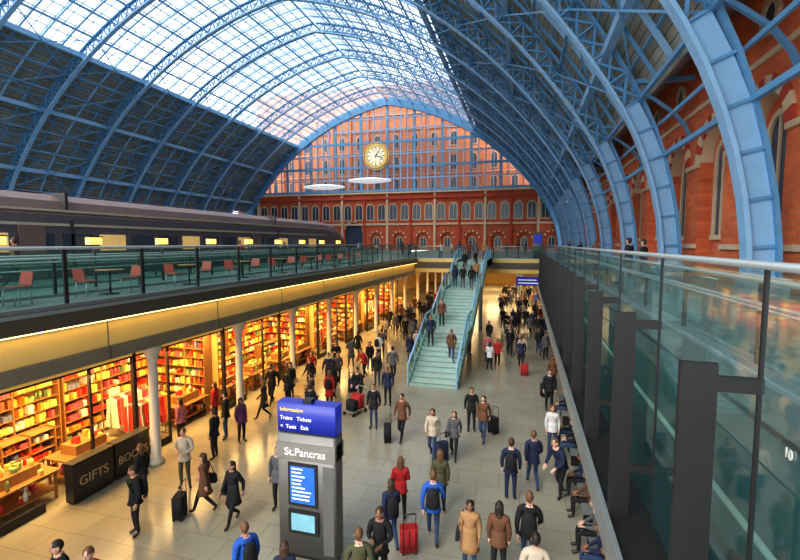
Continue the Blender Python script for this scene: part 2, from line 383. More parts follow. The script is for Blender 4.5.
while y<BY:
    b.box(1.2,1.46,y-.03,y+.03,-2.3,.62,1); b.box(1.46,1.77,y-.025,y+.025,.40,.52,1); b.box(1.46,1.77,y-.025,y+.025,-1.6,-1.5,1)
    b.box(1.735,1.765,y-.015,y+.015,-2.3,1.36,1)
    y2=min(y+2.7,BY)
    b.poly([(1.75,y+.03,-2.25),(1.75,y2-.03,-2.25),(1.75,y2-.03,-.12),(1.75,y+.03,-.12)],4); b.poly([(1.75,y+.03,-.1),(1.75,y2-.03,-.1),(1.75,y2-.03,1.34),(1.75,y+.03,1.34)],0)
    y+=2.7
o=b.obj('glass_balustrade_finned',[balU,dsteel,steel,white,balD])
text('10',.10,(1.74,3.55,.1),(D2(90),0,D2(-90)),white,'panel_number',o)
b=B(); b.box(1.2,2.7,-4,BY,-2.6,-2.3,0); b.box(1.12,1.2,-4,BY,-2.62,-2.2,1); b.box(2.6,2.7,-4,BY,-2.3,-.02,2); b.box(2.5,2.6,-4,BY,-.35,.04,1)
b.obj('trim_4',[dsteel,steel,mat('panel_green_grey',(.10,.18,.18),.3)])
balustrade((2.75,1,0),(2.75,BY,0),1.1,2.7,'glass_balustrade')
b=B(); b.box(2.6,2.8,-4,80,FZ,-2.6); 
b.obj('wall_undercroft_right',[mat('render_warm',(.45,.38,.26),.7)])
swm=mat('shop_wall',(.62,.36,.10),.7)
b=B(); b.box(-17.3,-17.2,-4,80,FZ,-1.1); b.obj('wall_undercroft_left',[swm])
b=B(); b.box(-17.3,2.8,79.9,80,FZ,-1.1); b.obj('wall_undercroft_back',[swm])
# ---------------- stairs
SX0,SX1=-5.45,-3.05; SY0=21.3; prof=[]; y=SY0; z=FZ; rise=-FZ/32
for k in range(32):
    prof.append((y,z)); z+=rise; prof.append((y,z)); y+=.40+(1.95 if k in (10,21) else 0)
SY1=y; prof.append((BY,0))
def stair_z(yy):
    zz=FZ
    for k in range(0,64,2):
        if yy>=prof[k][0]: zz=prof[k+1][1]
    return zz
e=empty('staircase'); b=B()
for k in range(len(prof)-1):
    (ya,za),(yb,zb)=prof[k],prof[k+1]; b.poly([(SX0,ya,za),(SX1,ya,za),(SX1,yb,zb),(SX0,yb,zb)],1 if abs(za-zb)<.01 else 0)
    if abs(za-zb)<.01: b.box(SX0,SX1,ya-.01,ya+.04,za-.02,za+.006,3)
for x in (SX0,SX1):
    for k in range(0,64,2):
        (ya,za)=prof[k+1]; yb=prof[k+2][0]; lo=lambda q:max(FZ,q)
        b.hexa([(x-.06,ya,lo(za-.62)),(x+.06,ya,lo(za-.62)),(x+.06,yb,lo(za-.58)),(x-.06,yb,lo(za-.58)),(x-.06,ya,za+.12),(x+.06,ya,za+.12),(x+.06,yb,za+.12),(x-.06,yb,za+.12)],2)
    b.box(x-.06,x+.06,SY1,BY,-.45,.12,2)
b.poly([(SX0,SY0+.8,FZ+.05),(SX1,SY0+.8,FZ+.05),(SX1,SY1,-.45),(SX0,SY1,-.45)],2); b.box(SX0,SX1,SY1,BY,-.45,-.01,2)
b.obj('flight',[teal,tread,MATS['stair_teal'],mat('nosing',(.16,.22,.20),.5)],e)
b=B()
for x in (SX0,SX1):
    keys=[(SY0,FZ),(prof[21][0]+.3,prof[21][1]),(prof[22][0]-.3,prof[21][1]),(prof[43][0]+.3,prof[43][1]),(prof[44][0]-.3,prof[43][1]),(SY1,0),(BY,0)]
    for (ya,za),(yb,zb) in zip(keys,keys[1:]):
        b.tube([(x,ya,za+1.05),(x,yb,zb+1.05)],.05,8,1); n=max(1,round((yb-ya)/1.4))
        for j in range(n):
            y0_=ya+(yb-ya)*j/n;y1_=ya+(yb-ya)*(j+1)/n;z0_=za+(zb-za)*j/n;z1_=za+(zb-za)*(j+1)/n
            b.poly([(x,y0_,z0_+.1),(x,y1_,z1_+.1),(x,y1_,z1_+1.0),(x,y0_,z0_+1.0)],0); b.box(x-.03,x+.03,y0_-.03,y0_+.03,z0_,z0_+1.05,1)
b.obj('balustrades',[bal,blue2],e)
b=B()
for y in (29,36.5):
    for x in (SX0+.3,SX1-.3): b.tube([(x,y,FZ),(x,y,stair_z(y)-.5)],.16,10,0)
b.obj('supports',[steel],e)
# ---------------- left columns and shops
placed=[]
colm=B(); r=[(.24,0),(.24,.12),(.15,.2),(.14,3.3),(.2,3.5),(.3,3.75),(.3,3.93)]
colm.loft([[(q*math.cos(2*math.pi*k/16),q*math.sin(2*math.pi*k/16),z) for k in range(16)] for q,z in r],0)
cm=colm.mesh('column',[white])
cy=[7.0+4.45*k for k in range(0,9)]
for y in cy[1:]: inst('column',cm,(-11.2,y,FZ+.0)); placed.append((-11.2,y,0))
for y in range(48,80,5):
    for x in (-11.2,-7.5,-.5): inst('column',cm,(x,y,FZ)); placed.append((x,y,0))
gc=[(.70,.05,.03),(.85,.32,.05),(.88,.62,.15),(.85,.78,.6),(.20,.32,.12),(.30,.10,.04),(.16,.18,.28),(.55,.10,.12)]
gm=[mat('goods_%d'%i,c,.5,0,.2,8) for i,c in enumerate(gc)]; wood=mat('shelf_wood',(.30,.15,.05),.5)
def shelf(W,H,ns,seed,dep=.45,redness=0):
    rr=random.Random(seed); b=B(); b.box(-W/2,W/2,-.03,.0,0,H,0)
    for k in range(ns+1):
        z=.1+k*(H-.15)/ns; b.box(-W/2,W/2,-dep,0,z-.025,z,0)
        if k<ns:
            x=-W/2+.05; g=0;mi=1
            while x<W/2-.2:
                if g<=0: g=rr.randint(1,4); mi=rr.choice([1,2,2,3,3,3,4,4,4,5,6,7,8]); mi=rr.choice([1,8,2]) if rr.random()<redness else mi; h0=rr.uniform(.4,.92)
                g-=1
                w=rr.uniform(.06,.16); h=h0*((H-.15)/ns-.05); d=rr.uniform(.15,dep-.08)
                if rr.random()<.3: b.tube([(x+w/2,-dep/2,z),(x+w/2,-dep/2,z+h*.75),(x+w/2,-dep/2,z+h)],[w*.45,w*.45,w*.15],8,mi)
                elif rr.random()<.92: b.box(x,x+w,-dep+.03,-dep+.03+d,z,z+h*rr.uniform(.85,1),mi)
                x+=w+rr.uniform(.005,.04)
    for x in (-W/2,-W/6,W/6,W/2): b.box(x-.02,x+.02,-dep,0,0,H,0)
    return b.mesh('shop_shelf',[wood]+gm)
sh=[shelf(4.3,3.5,9,s,.45,.3*(s%2)) for s in range(4)]; sl=[shelf(2.2,1.5,5,s+9,.4,.3*(s%2)) for s in range(4)]
def dtable(seed):
    rr=random.Random(seed); b=B()
    for x in (-.75,.75):
        for y in (-.45,.45): b.box(x-.03,x+.03,y-.03,y+.03,0,.78,0)
    b.box(-.85,.85,-.55,.55,.78,.82,0); b.box(-.5,.5,-.3,.3,.82,1.1,0); b.box(-.8,.8,-.5,.5,.28,.31,0)
    for z,a,c in ((.82,.8,.5),(1.1,.46,.26),(.31,.74,.44)):
        for k in range(int(a*c*60)+6):
            x=rr.uniform(-a,a-.12);y=rr.uniform(-c,c-.12)
            if z==.82 and abs(x+.06)<.62 and abs(y+.06)<.42: continue
            w=rr.uniform(.07,.13); h=rr.uniform(.08,.3); mi=rr.choice([1,1,2,3,3,4,4,4,5,8])
            if rr.random()<.4: b.tube([(x+w/2,y+w/2,z),(x+w/2,y+w/2,z+h*.7),(x+w/2,y+w/2,z+h)],[w*.5,w*.5,w*.2],7,mi)
            else: b.box(x,x+w,y,y+w,z,z+h*.7,mi)
    return b.mesh('display_table',[wood]+gm)
dt=[dtable(1),dtable(2),dtable(3)]
def rail(seed):
    rr=random.Random(seed); b=B()
    for x in (-.8,.8): b.tube([(x,0,0),(x,0,1.6)],.02,6,0); b.tube([(x,-.25,.02),(x,.25,.02)],.02,6,0)
    b.tube([(-.8,0,1.6),(.8,0,1.6)],.02,6,0)
    x=-.72
    while x<.72:
        m=rr.choice([1,1,8,2,4,6,4]); h=rr.uniform(.7,1.05)
        b.loft([[(x+sx*t,sy*wd,z) for sx,sy in ((-.03,-1),(.03,-1),(.03,1),(-.03,1))] for z,wd,t in ((1.57,.03,.4),(1.5,.2,1),(1.2,.2,1),(1.55-h,.26,1.3))],m,False); x+=.09
    return b.mesh('clothing_rail',[steel]+gm)
rl=[rail(1),rail(2)]
b=B(); SXF=-11.95
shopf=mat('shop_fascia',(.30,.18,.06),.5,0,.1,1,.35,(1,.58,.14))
for i,y in enumerate(cy):
    yb=y+4.45
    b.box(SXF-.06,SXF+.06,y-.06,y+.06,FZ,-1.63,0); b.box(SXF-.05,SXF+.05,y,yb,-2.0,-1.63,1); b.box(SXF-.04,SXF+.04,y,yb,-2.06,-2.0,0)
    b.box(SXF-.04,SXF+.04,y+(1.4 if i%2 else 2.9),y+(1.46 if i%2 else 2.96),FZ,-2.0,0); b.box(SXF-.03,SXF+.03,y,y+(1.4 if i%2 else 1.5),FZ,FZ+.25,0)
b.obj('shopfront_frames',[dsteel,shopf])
b=B()
for i,y in enumerate(cy):
    b.box(-15.6,-15.5,y,y+4.45,FZ,-1.63)
    if i%2==0: b.box(-15.5,-12.2,y-.03,y+.03,FZ,-1.63)
b.obj('wall_shop_partition',[swm])
for i,y in enumerate(cy):
    yc=y+2.22
    inst('shop_shelf',sh[i%4],(-15.45,yc,FZ),D2(90))
    if i%2: 
        o=inst('shop_shelf',sh[(i+2)%4],(-13.9,y+4.38,FZ),0); o.scale=(.66,1,1)
    if i%3==1:
        inst('clothing_rail',rl[0],(-12.7,yc-1.0,FZ),D2(90)); inst('clothing_rail',rl[1],(-13.9,yc-.6,FZ),D2(90)); inst('display_table',dt[i%3],(-12.9,yc+1.0,FZ),D2(90))
    else:
        inst('display_table',dt[i%3],(-12.75,yc-.9,FZ),D2(90)); inst('display_table',dt[(i+1)%3],(-12.75,yc+1.1,FZ),D2(90)); inst('shop_shelf',sl[(i+1)%4],(-14.0,yc-.2,FZ),D2(90))
    b=B()
    for x in (-12.5,-13.6,-14.7): b.tube([(x,-1,-1.63),(x,-1,-1.72)],.13,10,0); b.tube([(x,1,-1.63),(x,1,-1.72)],.13,10,0)
    b.obj('ceiling_downlight',[warm],None,(0,yc,0))
    ld=bpy.data.lights.new('shop_light','AREA'); ld.shape='RECTANGLE'; ld.size=3.0; ld.size_y=3.8; ld.energy=620; ld.color=(1,.62,.22)
    lo=bpy.data.objects.new('shop_light',ld); scene.collection.objects.link(lo); lo.location=(-13.2,yc,-1.8); lo.rotation_euler=(0,D2(18),0)
for (x,y) in ((-7,50),(-1,50),(-7,60),(-1,60),(-4,70)):
    ld=bpy.data.lights.new('concourse_light','AREA'); ld.size=3; ld.energy=600; ld.color=(1,.72,.38)
    lo=bpy.data.objects.new('concourse_light',ld); scene.collection.objects.link(lo); lo.location=(x,y,-1.5)
b=B()
for x in (-9,-6.5,-2,.5):
    for y in range(46,78,4): b.tube([(x,y,-1.35),(x,y,-1.42)],.2,10,0)
b.obj('ceiling_downlight',[warm])
e=empty('stall_counter',(-11.6,8.9,FZ)); b=B()
for y in (0,1.32): b.box(-.14,.14,y,y+1.24,.05,1.1,0); b.box(-.1,.1,y+.05,y+1.19,0,.06,1); b.box(-.17,.17,y-.02,y+1.26,1.1,1.14,1)
b.obj('counter',[blk,dsteel],e)
gl_=mat('gold_letter',(.42,.32,.18),.5)
text('GIFTS',.36,(.15,.62,.45),(D2(90),0,D2(90)),gl_,'lettering',e); text('BOOKS',.33,(.15,1.94,.45),(D2(90),0,D2(90)),gl_,'lettering_2',e)
# ---------------- train
tb=[mat('train_body',(.15,.13,.145),.35,.2),mat('train_skirt',(.06,.055,.06),.5),mat('train_roof',(.20,.13,.12),.5),dglass,mat('train_stripe',(.55,.47,.34),.4),mat('train_window_lit',(.7,.5,.2),.4,0,.4,1.2,.30,(1,.6,.2))]
def train(x,y0,y1):
    e=empty('passenger_train',(x,0,-.78)); b=B()
    sec=[(-1.4,.35),(-1.45,1.2),(-1.42,2.6),(-1.3,3.6),(-1.0,4.25),(-.5,4.55),(0,4.62),(.5,4.55),(1.0,4.25),(1.3,3.6),(1.42,2.6),(1.45,1.2),(1.4,.35)]
    rings=[[(a*s,y,.35+(c-.35)*t) for a,c in sec] for y,s,t in ((y0,1,1),(y1-6,1,1),(y1-3.5,.97,.93),(y1-1.5,.85,.72),(y1-.3,.6,.45),(y1,.35,.3))]
    n=len(sec)
    for k in range(len(rings)-1):
        for j in range(n-1):
            b.poly([rings[k][j],rings[k][j+1],rings[k+1][j+1],rings[k+1][j]],2 if 3<=j<=8 else (1 if j in(0,11) else 0),True)
    b.poly([(-1.3,y0,.35),(1.3,y0,.35),(1.3,y1-6,.35),(-1.3,y1-6,.35)],2)
    y=y0+1; k=0
    while y<y1-8:
        b.box(1.43,1.47,y,y+1.5,1.95,2.75,5 if k%3==1 else 3); b.box(-1.47,-1.43,y,y+1.5,1.95,2.75,3)
        if k%9==8: b.box(1.42,1.49,y,y+1.1,.8,3.1,2)
        y+=1.9; k+=1
    y=y0
    while y<y1-8:
        b.box(-1.2,1.2,y,y+.15,.4,4.66,1); b.box(1.3,1.47,y,y+.15,.4,3.4,1)
        for w in (2,4.3,14,16.3):
            if y+w<y1-6:
                for s in (-.75,.75): b.tube([(s-.06,y+w,.42),(s+.06,y+w,.42)],.42,12,1)
        y+=18.5
    b.box(1.45,1.48,y0,y1-7,1.5,1.62,4); b.box(1.37,1.42,y0,y1-7,3.1,3.22,4); b.box(1.2,1.3,y0,y1-7,3.75,3.85,4)
    b.obj('carriages',tb,e)
train(-21.9,-2,52)
train(-34,14,70)
b=B(); b.tube([(0,0,0),(0,0,1.5)],.05,8,0); b.box(-.1,.1,-.24,.24,1.5,1.74,1); b.box(-.12,.12,-.26,.26,1.74,1.78,0)
pm=b.mesh('platform_lamp',[dsteel,mat('lamp_yellow',(1,.7,.2),.5,0,.02,1,1.6,(1,.6,.12))])
for k in range(9): inst('platform_lamp',pm,(-14.6,9.5+k*3.1,0))
b=B(); 
for x in (-.2,.2):
    for y in (-.2,.2): b.tube([(x,y,0),(x*.9,y*.9,.45)],.015,6,1)
b.box(-.22,.22,-.22,.22,.44,.47,0); b.loft([[(-.22,.2,.5),(.22,.2,.5),(.22,.23,.5),(-.22,.23,.5)],[(-.2,.27,.82),(.2,.27,.82),(.2,.29,.82),(-.2,.29,.82)]],0,False)
ch=b.mesh('cafe_chair',[mat('chair_red',(.30,.045,.03),.5),steel])
b=B(); b.tube([(0,0,0),(0,0,.03)],.25,12,1); b.tube([(0,0,.03),(0,0,.72)],.03,8,1); b.tube([(0,0,.72),(0,0,.75)],.38,16,0)
tbm=b.mesh('cafe_table',[wood,dsteel])
for k in range(8):
    y=7.6+k*3.4; x=-12.2; inst('cafe_table',tbm,(x,y,0)); inst('cafe_chair',ch,(x,y-.75,0),D2(180)); inst('cafe_chair',ch,(x,y+.75,0),0)
# ---------------- information totem
e=empty('information_totem',(-4.5,8.65,FZ))
grey=mat('totem_grey',(.17,.165,.155),.4,.3); navy=mat('sign_blue',(.02,.03,.26),.4,0,.05,1,.22,(.02,.05,.7)); scr=mat('screen_blue',(.03,.12,.5),.3,0,.2,4,.45,(.03,.18,.8)); scr2=mat('screen_cyan',(.2,.42,.5),.3,0,.3,6,.35,(.2,.5,.65)); lt=mat('lettering_white',(.9,.9,.9),.5,0,.02,1,.4,(1,1,1)); yl=mat('lettering_yellow',(.9,.7,.1),.5,0,.02,1,.4,(1,.8,.1))
b=B(); W=.70
def rbox(b,x0,x1,y0,y1,z0,z1,r,m):
    pts=[]
    for cx,cy_,a in ((x1-r,y1-r,0),(x0+r,y1-r,90),(x0+r,y0+r,180),(x1-r,y0+r,270)):
        for k in range(4): t=D2(a+30*k); pts.append((cx+r*math.cos(t),cy_+r*math.sin(t)))
    b.loft([[(x,y,z) for x,y in pts] for z in (z0,z1)],m,True)
rbox(b,-W,W,0,.42,.1,2.85,.06,0); rbox(b,-W+.05,W-.05,.04,.38,0,.1,.05,3); rbox(b,-W,W,.04,.38,2.88,3.52,.03,1)
b.box(-W+.08,W-.08,.05,.37,2.84,2.89,3); b.box(-W,W,-.03,.45,2.30,2.66,6); b.box(-.1,.1,.1,.3,3.52,3.6,3)
b.box(-.42,.28,-.03,.0,1.25,2.22,3); b.box(-.36,.22,-.045,-.03,1.32,2.15,2); b.box(-.42,.3,-.05,.0,.62,1.15,3); b.box(-.34,.22,-.065,-.05,.7,1.08,4)
b.box(W-.3,W-.05,-.01,0,.2,2.2,0)
rr=random.Random(4)
for k in range(9): z=2.08-k*.085; b.box(-.32,-.32+rr.uniform(.2,.48),-.05,-.045,z,z+.03,5)
b.obj('cabinet',[grey,navy,scr,blk,scr2,lt,mat('totem_band',(.26,.24,.22),.4,.2)],e)
text('St.Pancras',.24,(0,-.04,2.39),(D2(90),0,0),lt,'station_name',e)
text('Information',.12,(-.62,.03,3.34),(D2(90),0,0),yl,'sign_line_1',e,'LEFT'); text('Trains   Tickets',.12,(-.62,.03,3.15),(D2(90),0,0),lt,'sign_line_2',e,'LEFT'); text('<  Taxis   Exit',.12,(-.62,.03,2.96),(D2(90),0,0),lt,'sign_line_3',e,'LEFT')
e=empty('hanging_sign',(.5,45.5,-1.35)); b=B(); b.box(-1.3,1.3,-.08,.08,-1.2,-.35,0); b.tube([(-1,0,-.4),(-1,0,0)],.03,6,1); b.tube([(1,0,-.4),(1,0,0)],.03,6,1); b.box(-1.1,.6,-.09,-.08,-.7,-.62,2); b.box(-1.1,.9,-.09,-.08,-1.0,-.92,2)
b.obj('panel',[navy,steel,lt],e)
e=empty('platform_sign',(1.2,48,0)); b=B(); rbox(b,-.45,.45,-.12,.12,0,2.6,.04,0); b.box(-.4,.4,-.14,-.12,1.5,2.4,1); b.obj('panel',[grey,navy],e)
b=B(); b.box(-.25,.25,0,2.4,.40,.46,0); b.box(.2,.26,0,2.4,.5,.85,0)
for y in (.2,1.2,2.2): b.box(-.22,.22,y-.03,y+.03,0,.4,1); b.box(.2,.25,y-.03,y+.03,.4,.85,1)
bm=b.mesh('bench',[steel,dsteel])
for y in (8.6,11.4,14.6,18): inst('bench',bm,(1.75,y,FZ))
# ---------------- people
skinM=[mat('skin_%d'%i,c,.6,0,.06) for i,c in enumerate([(.62,.36,.25),(.52,.28,.18),(.30,.15,.09),(.66,.42,.31)])]
hairM=[mat('hair_%d'%i,c,.6) for i,c in enumerate([(.02,.014,.01),(.06,.03,.015),(.14,.07,.03),(.35,.32,.3)])]
cl={}
for n_,c in dict(black=(.012,.012,.014),navy=(.015,.022,.06),blue=(.02,.10,.42),sky=(.1,.3,.55),brown=(.14,.06,.03),tan=(.36,.20,.09),red=(.42,.02,.02),grey=(.10,.10,.11),olive=(.08,.08,.04),cream=(.5,.43,.33),orange=(.5,.16,.04),purple=(.10,.03,.09),denim=(.035,.06,.13),white=(.6,.6,.6),green=(.04,.18,.08),pink=(.5,.16,.18)).items(): cl[n_]=mat('cloth_'+n_,c,.85,0,.25,6)
shoeM=mat('shoe_leather',(.02,.017,.015),.4); lips=mat('lips',(.4,.12,.1),.5)
REG={'top':1,'leg':2,'shoe':3,'skin':0}
def V(*a): return Vector(a)
def person_mesh(name,pose,fem,coat,bag):
    J=dict(pel=V(0,0,.93),sp=V(0,0,1.10),ch=V(0,.0,1.27),nb=V(0,-.015,1.41),nk=V(0,.0,1.49))
    sw=.155 if fem else .178
    for s,k in ((-1,'L'),(1,'R')):
        J.update({'s'+k:V(s*sw,-.01,1.375),'e'+k:V(s*(sw+.06),-.03,1.10),'w'+k:V(s*(sw+.05),.04,.865),'h'+k:V(s*.085,0,.87),'k'+k:V(s*.10,.025,.48),'a'+k:V(s*.105,-.02,.09),'t'+k:V(s*.13,.13,.04)})
    if pose=='walk':
        J.update(kL=V(-.09,.17,.50),aL=V(-.09,.29,.12),tL=V(-.10,.43,.09),kR=V(.09,.07,.46),aR=V(.09,-.27,.17),tR=V(.10,-.17,.045),eL=V(-sw-.06,-.15,1.13),wL=V(-sw-.04,-.15,.88),eR=V(sw+.06,.06,1.12),wR=V(sw+.02,.24,.95))
    if pose=='hold':
        J.update(eR=V(sw+.06,.0,1.11),wR=V(.10,.24,1.17),eL=V(-sw-.06,0,1.11),wL=V(-.10,.22,1.08),kL=V(-.11,.05,.48),aL=V(-.14,.03,.09),tL=V(-.2,.16,.04))
    if pose=='lean':
        J.update(sp=V(0,.06,1.08),ch=V(0,.15,1.23),nb=V(0,.22,1.35),nk=V(0,.27,1.42))
        for s,k in ((-1,'L'),(1,'R')): J.update({'s'+k:V(s*sw,.21,1.31),'e'+k:V(s*(sw+.05),.26,1.04),'w'+k:V(s*(sw-.02),.47,.95)})
        J.update(kL=V(-.1,.16,.48),aL=V(-.1,.16,.09),tL=V(-.12,.3,.04),aR=V(.1,-.2,.11),tR=V(.12,-.07,.04),kR=V(.1,.03,.47))
    if pose=='sit':
        for k in ('pel','sp','ch','nb','nk','sL','sR'): J[k]=J[k]+V(0,0,-.39)
        J['nb']+=V(0,.04,0); J['nk']+=V(0,.08,-.01)
        for s,k in ((-1,'L'),(1,'R')): J.update({'h'+k:V(s*.09,.02,.53),'k'+k:V(s*.13,.42,.52),'a'+k:V(s*.13,.42,.09),'t'+k:V(s*.15,.57,.04),'e'+k:V(s*(sw+.07),.07,.73),'w'+k:V(s*.10,.30,.66)})
    names=list(J); idx={n:i for i,n in enumerate(names)}
    edges=[('pel','sp'),('sp','ch'),('ch','nb'),('nb','nk')]
    for k in 'LR': edges+=[('nb','s'+k),('s'+k,'e'+k),('e'+k,'w'+k),('pel','h'+k),('h'+k,'k'+k),('k'+k,'a'+k),('a'+k,'t'+k)]
    rad=dict(pel=.135,sp=.12 if fem else .135,ch=.14 if fem else .155,nb=.085,nk=.052)
    for k in 'LR': rad.update({'s'+k:.07,'e'+k:.05,'w'+k:.036,'h'+k:.092,'k'+k:.062,'a'+k:.042,'t'+k:.036})
    if coat:
        for q in ('sp','ch','pel'): rad[q]*=1.12
        for q in ('sL','sR','eL','eR'): rad[q]*=1.15
    me=bpy.data.meshes.new('t'); me.from_pydata([J[n] for n in names],[(idx[a],idx[b_]) for a,b_ in edges],[])
    o=bpy.data.objects.new('t',me); scene.collection.objects.link(o)
    md=o.modifiers.new('s','SKIN'); md.use_smooth_shade=True
    for n in names:
        sv=me.skin_vertices[0].data[idx[n]]; sv.radius=(rad[n],rad[n]); sv.use_root=(n=='pel')
    sb=o.modifiers.new('u','SUBSURF'); sb.levels=1; sb.render_levels=1
    dg=bpy.context.evaluated_depsgraph_get(); ev=o.evaluated_get(dg); em=ev.to_mesh()
    segs=[]
    for a,b_ in edges:
        reg='top'
        if a[0] in 'k' and b_[0]=='a' or a in('pel','hL','hR') and b_!='sp' : reg='leg'
        if b_[0]=='t': reg='shoe'
        if (a,b_)==('nb','nk'): reg='skin'
        segs.append((J[a],J[b_],reg,a,b_))
    b=B(); 
    def near(p):
        best=None
        for s in segs:
            d=s[1]-s[0]; t=max(0,min(1,(p-s[0]).dot(d)/d.length_squared)); c=s[0]+d*t; l=(p-c).length
            if best is None or l<best[0]: best=(l,c,s,t)
        return best
    for v in em.vertices:
        p=v.co.copy(); l,c,s,t=near(p)
        if s[3] in('pel','sp','ch') and s[2]=='top': p.y=c.y+(p.y-c.y)*.78
        b.v.append(tuple(p))
    for f in em.polygons:
        l,c,s,t=near(f.center); r_=s[2]
        if r_=='skin' and t<.35: r_='top'
        b.f.append(tuple(f.vertices)); b.m.append(REG[r_]); b.sm.append(True)
    ev.to_mesh_clear(); bpy.data.objects.remove(o)
    if coat:
        z0=J['pel'].z; hem=(z0-.12 if coat==1 else z0-.34) if pose!='sit' else z0-.04
        wx=1.28 if coat==2 else 1.12
        rr=[(z0+.2,.150,.118),(z0+.05,.162,.130),(z0-.08,.175,.145)]
        if hem<z0-.2: rr+=[(z0-.22,.19,.165)]
        rr+=[(hem,.185*wx*.95,.165*wx*.95),(hem,.15,.12)]
        rings=[]
        for z,a,c in rr: rings.append([(a*math.cos(2*math.pi*k/16),J['pel'].y+c*math.sin(2*math.pi*k/16)+(J['sp'].y*.8 if z>z0 else 0),z) for k in range(16)])
        b.loft(rings,1,True,True)
    b.tube([J['nb']+V(0,0,.01),J['nb'].lerp(J['nk'],.75)],[.085,.066],10,1)
    hc=J['nk']+V(0,.025,.115); 
    def hf(p):
        x=p.x*.076;y=p.y*.096;z=p.z*.118
        if p.z<0: k=1+p.z*.32; x*=k; y=y*(1+p.z*.18)+(-p.z)*.012
        if p.y>.6: y=y*.95
        return V(x,y,z)
    b.sphere(hc,None,0,14,10,hf)
    b.loft([[hc+V(-.012,.085,.018),hc+V(.012,.085,.018),hc+V(.012,.08,.03),hc+V(-.012,.08,.03)],[hc+V(-.016,.085,-.022),hc+V(.016,.085,-.022),hc+V(.008,.116,-.018),hc+V(-.008,.116,-.018)]],0)
    for s in (-1,1):
        b.sphere(hc+V(s*.030,.083,.008),(.012,.008,.008),6,6,4); b.sphere(hc+V(s*.030,.0895,.008),(.005,.004,.005),5,6,4)
        b.sphere(hc+V(s*.078,-.005,-.01),(.010,.022,.032),0,6,5); b.beam(hc+V(s*.015,.09,.028),hc+V(s*.045,.078,.028),.008,.007,(0,0,1),4)
    b.sphere(hc+V(0,.082,-.058),(.024,.010,.008),7,8,4)
    def hr(p):
        q=hf(p)*1.0; return V(q.x*1.12,q.y*1.12-.006,q.z*1.10+.004)
    b.sphere(hc,None,4,16,12,hr,lambda c:(c.z>.35 and c.y<.75) or (c.y<.15 and c.z>-.55) or (c.y<-.45 and c.z>-.8) or c.z>.75)
    if fem:
        rings=[]
        for z,a,c,yo in ((.08,.088,.06,-.045),(-.03,.094,.055,-.05),(-.12,.092,.045,-.062),(-.2,.075,.035,-.075),(-.25,.045,.02,-.08)):
            rings.append([hc+V(a*math.cos(2*math.pi*k/12),yo+c*math.sin(2*math.pi*k/12),z) for k in range(12)])
        b.loft(rings,4)
    for k,s in (('L',-1),('R',1)):
        w,e_=J['w'+k],J['e'+k]; d=(w-e_).normalized(); lat=V(0,1,0)-d*d.y
        if lat.length<.5: lat=V(1,0,0)-d*d.x; lat*=-s
        lat.normalize(); inn=d.cross(lat)
        if inn.x*s>0: inn=-inn
        if abs(d.y)>.6: inn=V(0,0,-1)-d*(-d.z); inn.normalize()
        w0=w
        b.loft([[w0+d*t+lat*(a*cx)+inn*(c*sx) for cx,sx in ((-1,-1),(0,-1.25),(1,-1),(1,1),(0,1.25),(-1,1))] for t,a,c in ((-.015,.022,.022),(.03,.034,.015),(.075,.04,.014),(.10,.038,.011))],0)
        for j,(o_,l_) in enumerate(((.031,.066),(.011,.076),(-.010,.071),(-.030,.055))):
            p0=w0+d*.092+lat*o_; b.tube([p0,p0+d*l_*.45+inn*.008,p0+d*l_*.8+inn*.028,p0+d*l_*.92+inn*.045],[.010,.0095,.0085,.006],5,0)
        p0=w0+d*.03+lat*.03; b.tube([p0,p0+lat*.024+d*.028+inn*.012,p0+lat*.026+d*.058+inn*.026],[.012,.010,.007],5,0)
    if bag=='pack':
        y_=J['ch'].y-.13; z_=J['ch'].z-.12
        rings=[[( .14*sx*math.cos(2*math.pi*k/12),y_-.07+.08*sx*math.sin(2*math.pi*k/12),z_+zz) for k in range(12)] for zz,sx in ((-.2,.8),(-.16,1.05),(.08,1.05),(.2,.8),(.25,.4))]
        b.loft(rings,8)
        for s in (-1,1): b.tube([(s*.09,y_,z_+.2),(s*.11,y_+.1,z_+.29),(s*.11,y_+.27,z_+.2),(s*.12,y_+.2,z_-.05),(s*.10,y_,z_-.12)],.017,6,8)
    if bag=='shoulder':
        x_=sw+.10; 
        b.loft([[(x_+.055*sx*cx,J['pel'].y-.06+.15*sx*cy_,J['pel'].z+zz) for cx,cy_ in ((-1,-1),(1,-1),(1,1),(-1,1))] for zz,sx in ((-.16,.95),(-.14,1.05),(.06,.9),(.1,.7))],8,False)
        b.tube([(x_,J['pel'].y-.16,J['pel'].z+.08),(sw-.01,J['nb'].y-.06,J['nb'].z+.03),(sw-.01,J['nb'].y+.02,J['nb'].z+.05),(x_,J['pel'].y+.04,J['pel'].z+.08)],.010,5,8)
    mz=min(v[2] for v in b.v); b.v=[(x,y,z-mz) for x,y,z in b.v]
    return b.mesh(name,[skinM[0],cl['navy'],cl['black'],shoeM,hairM[0],blk,white,lips,cl['brown']])
PM={}
def pm_get(pose,fem,coat,bag):
    k=(pose,fem,coat,bag)
    if k not in PM: PM[k]=person_mesh('woman' if fem else 'man',pose,fem,coat,bag)
    return PM[k]
def person(x,y,face=180,pose='stand',fem=False,coat=1,bag='',top='navy',leg='black',z=FZ,sc=None,hair=None,skin=None,bagc='black'):
    me=pm_get(pose,fem,coat,bag); o=inst('woman' if fem else 'man',me,(x,y,z),D2(face),None,sc or (R.uniform(.93,.99) if fem else R.uniform(.98,1.05)))
    ms={0:skin or R.choice(skinM),1:cl[top],2:cl[leg],4:hair or R.choice(hairM[:3]),8:cl[bagc]}
    for i,m in ms.items():
        o.material_slots[i].link='OBJECT'; o.material_slots[i].material=m
    placed.append((x,y,z)); return o
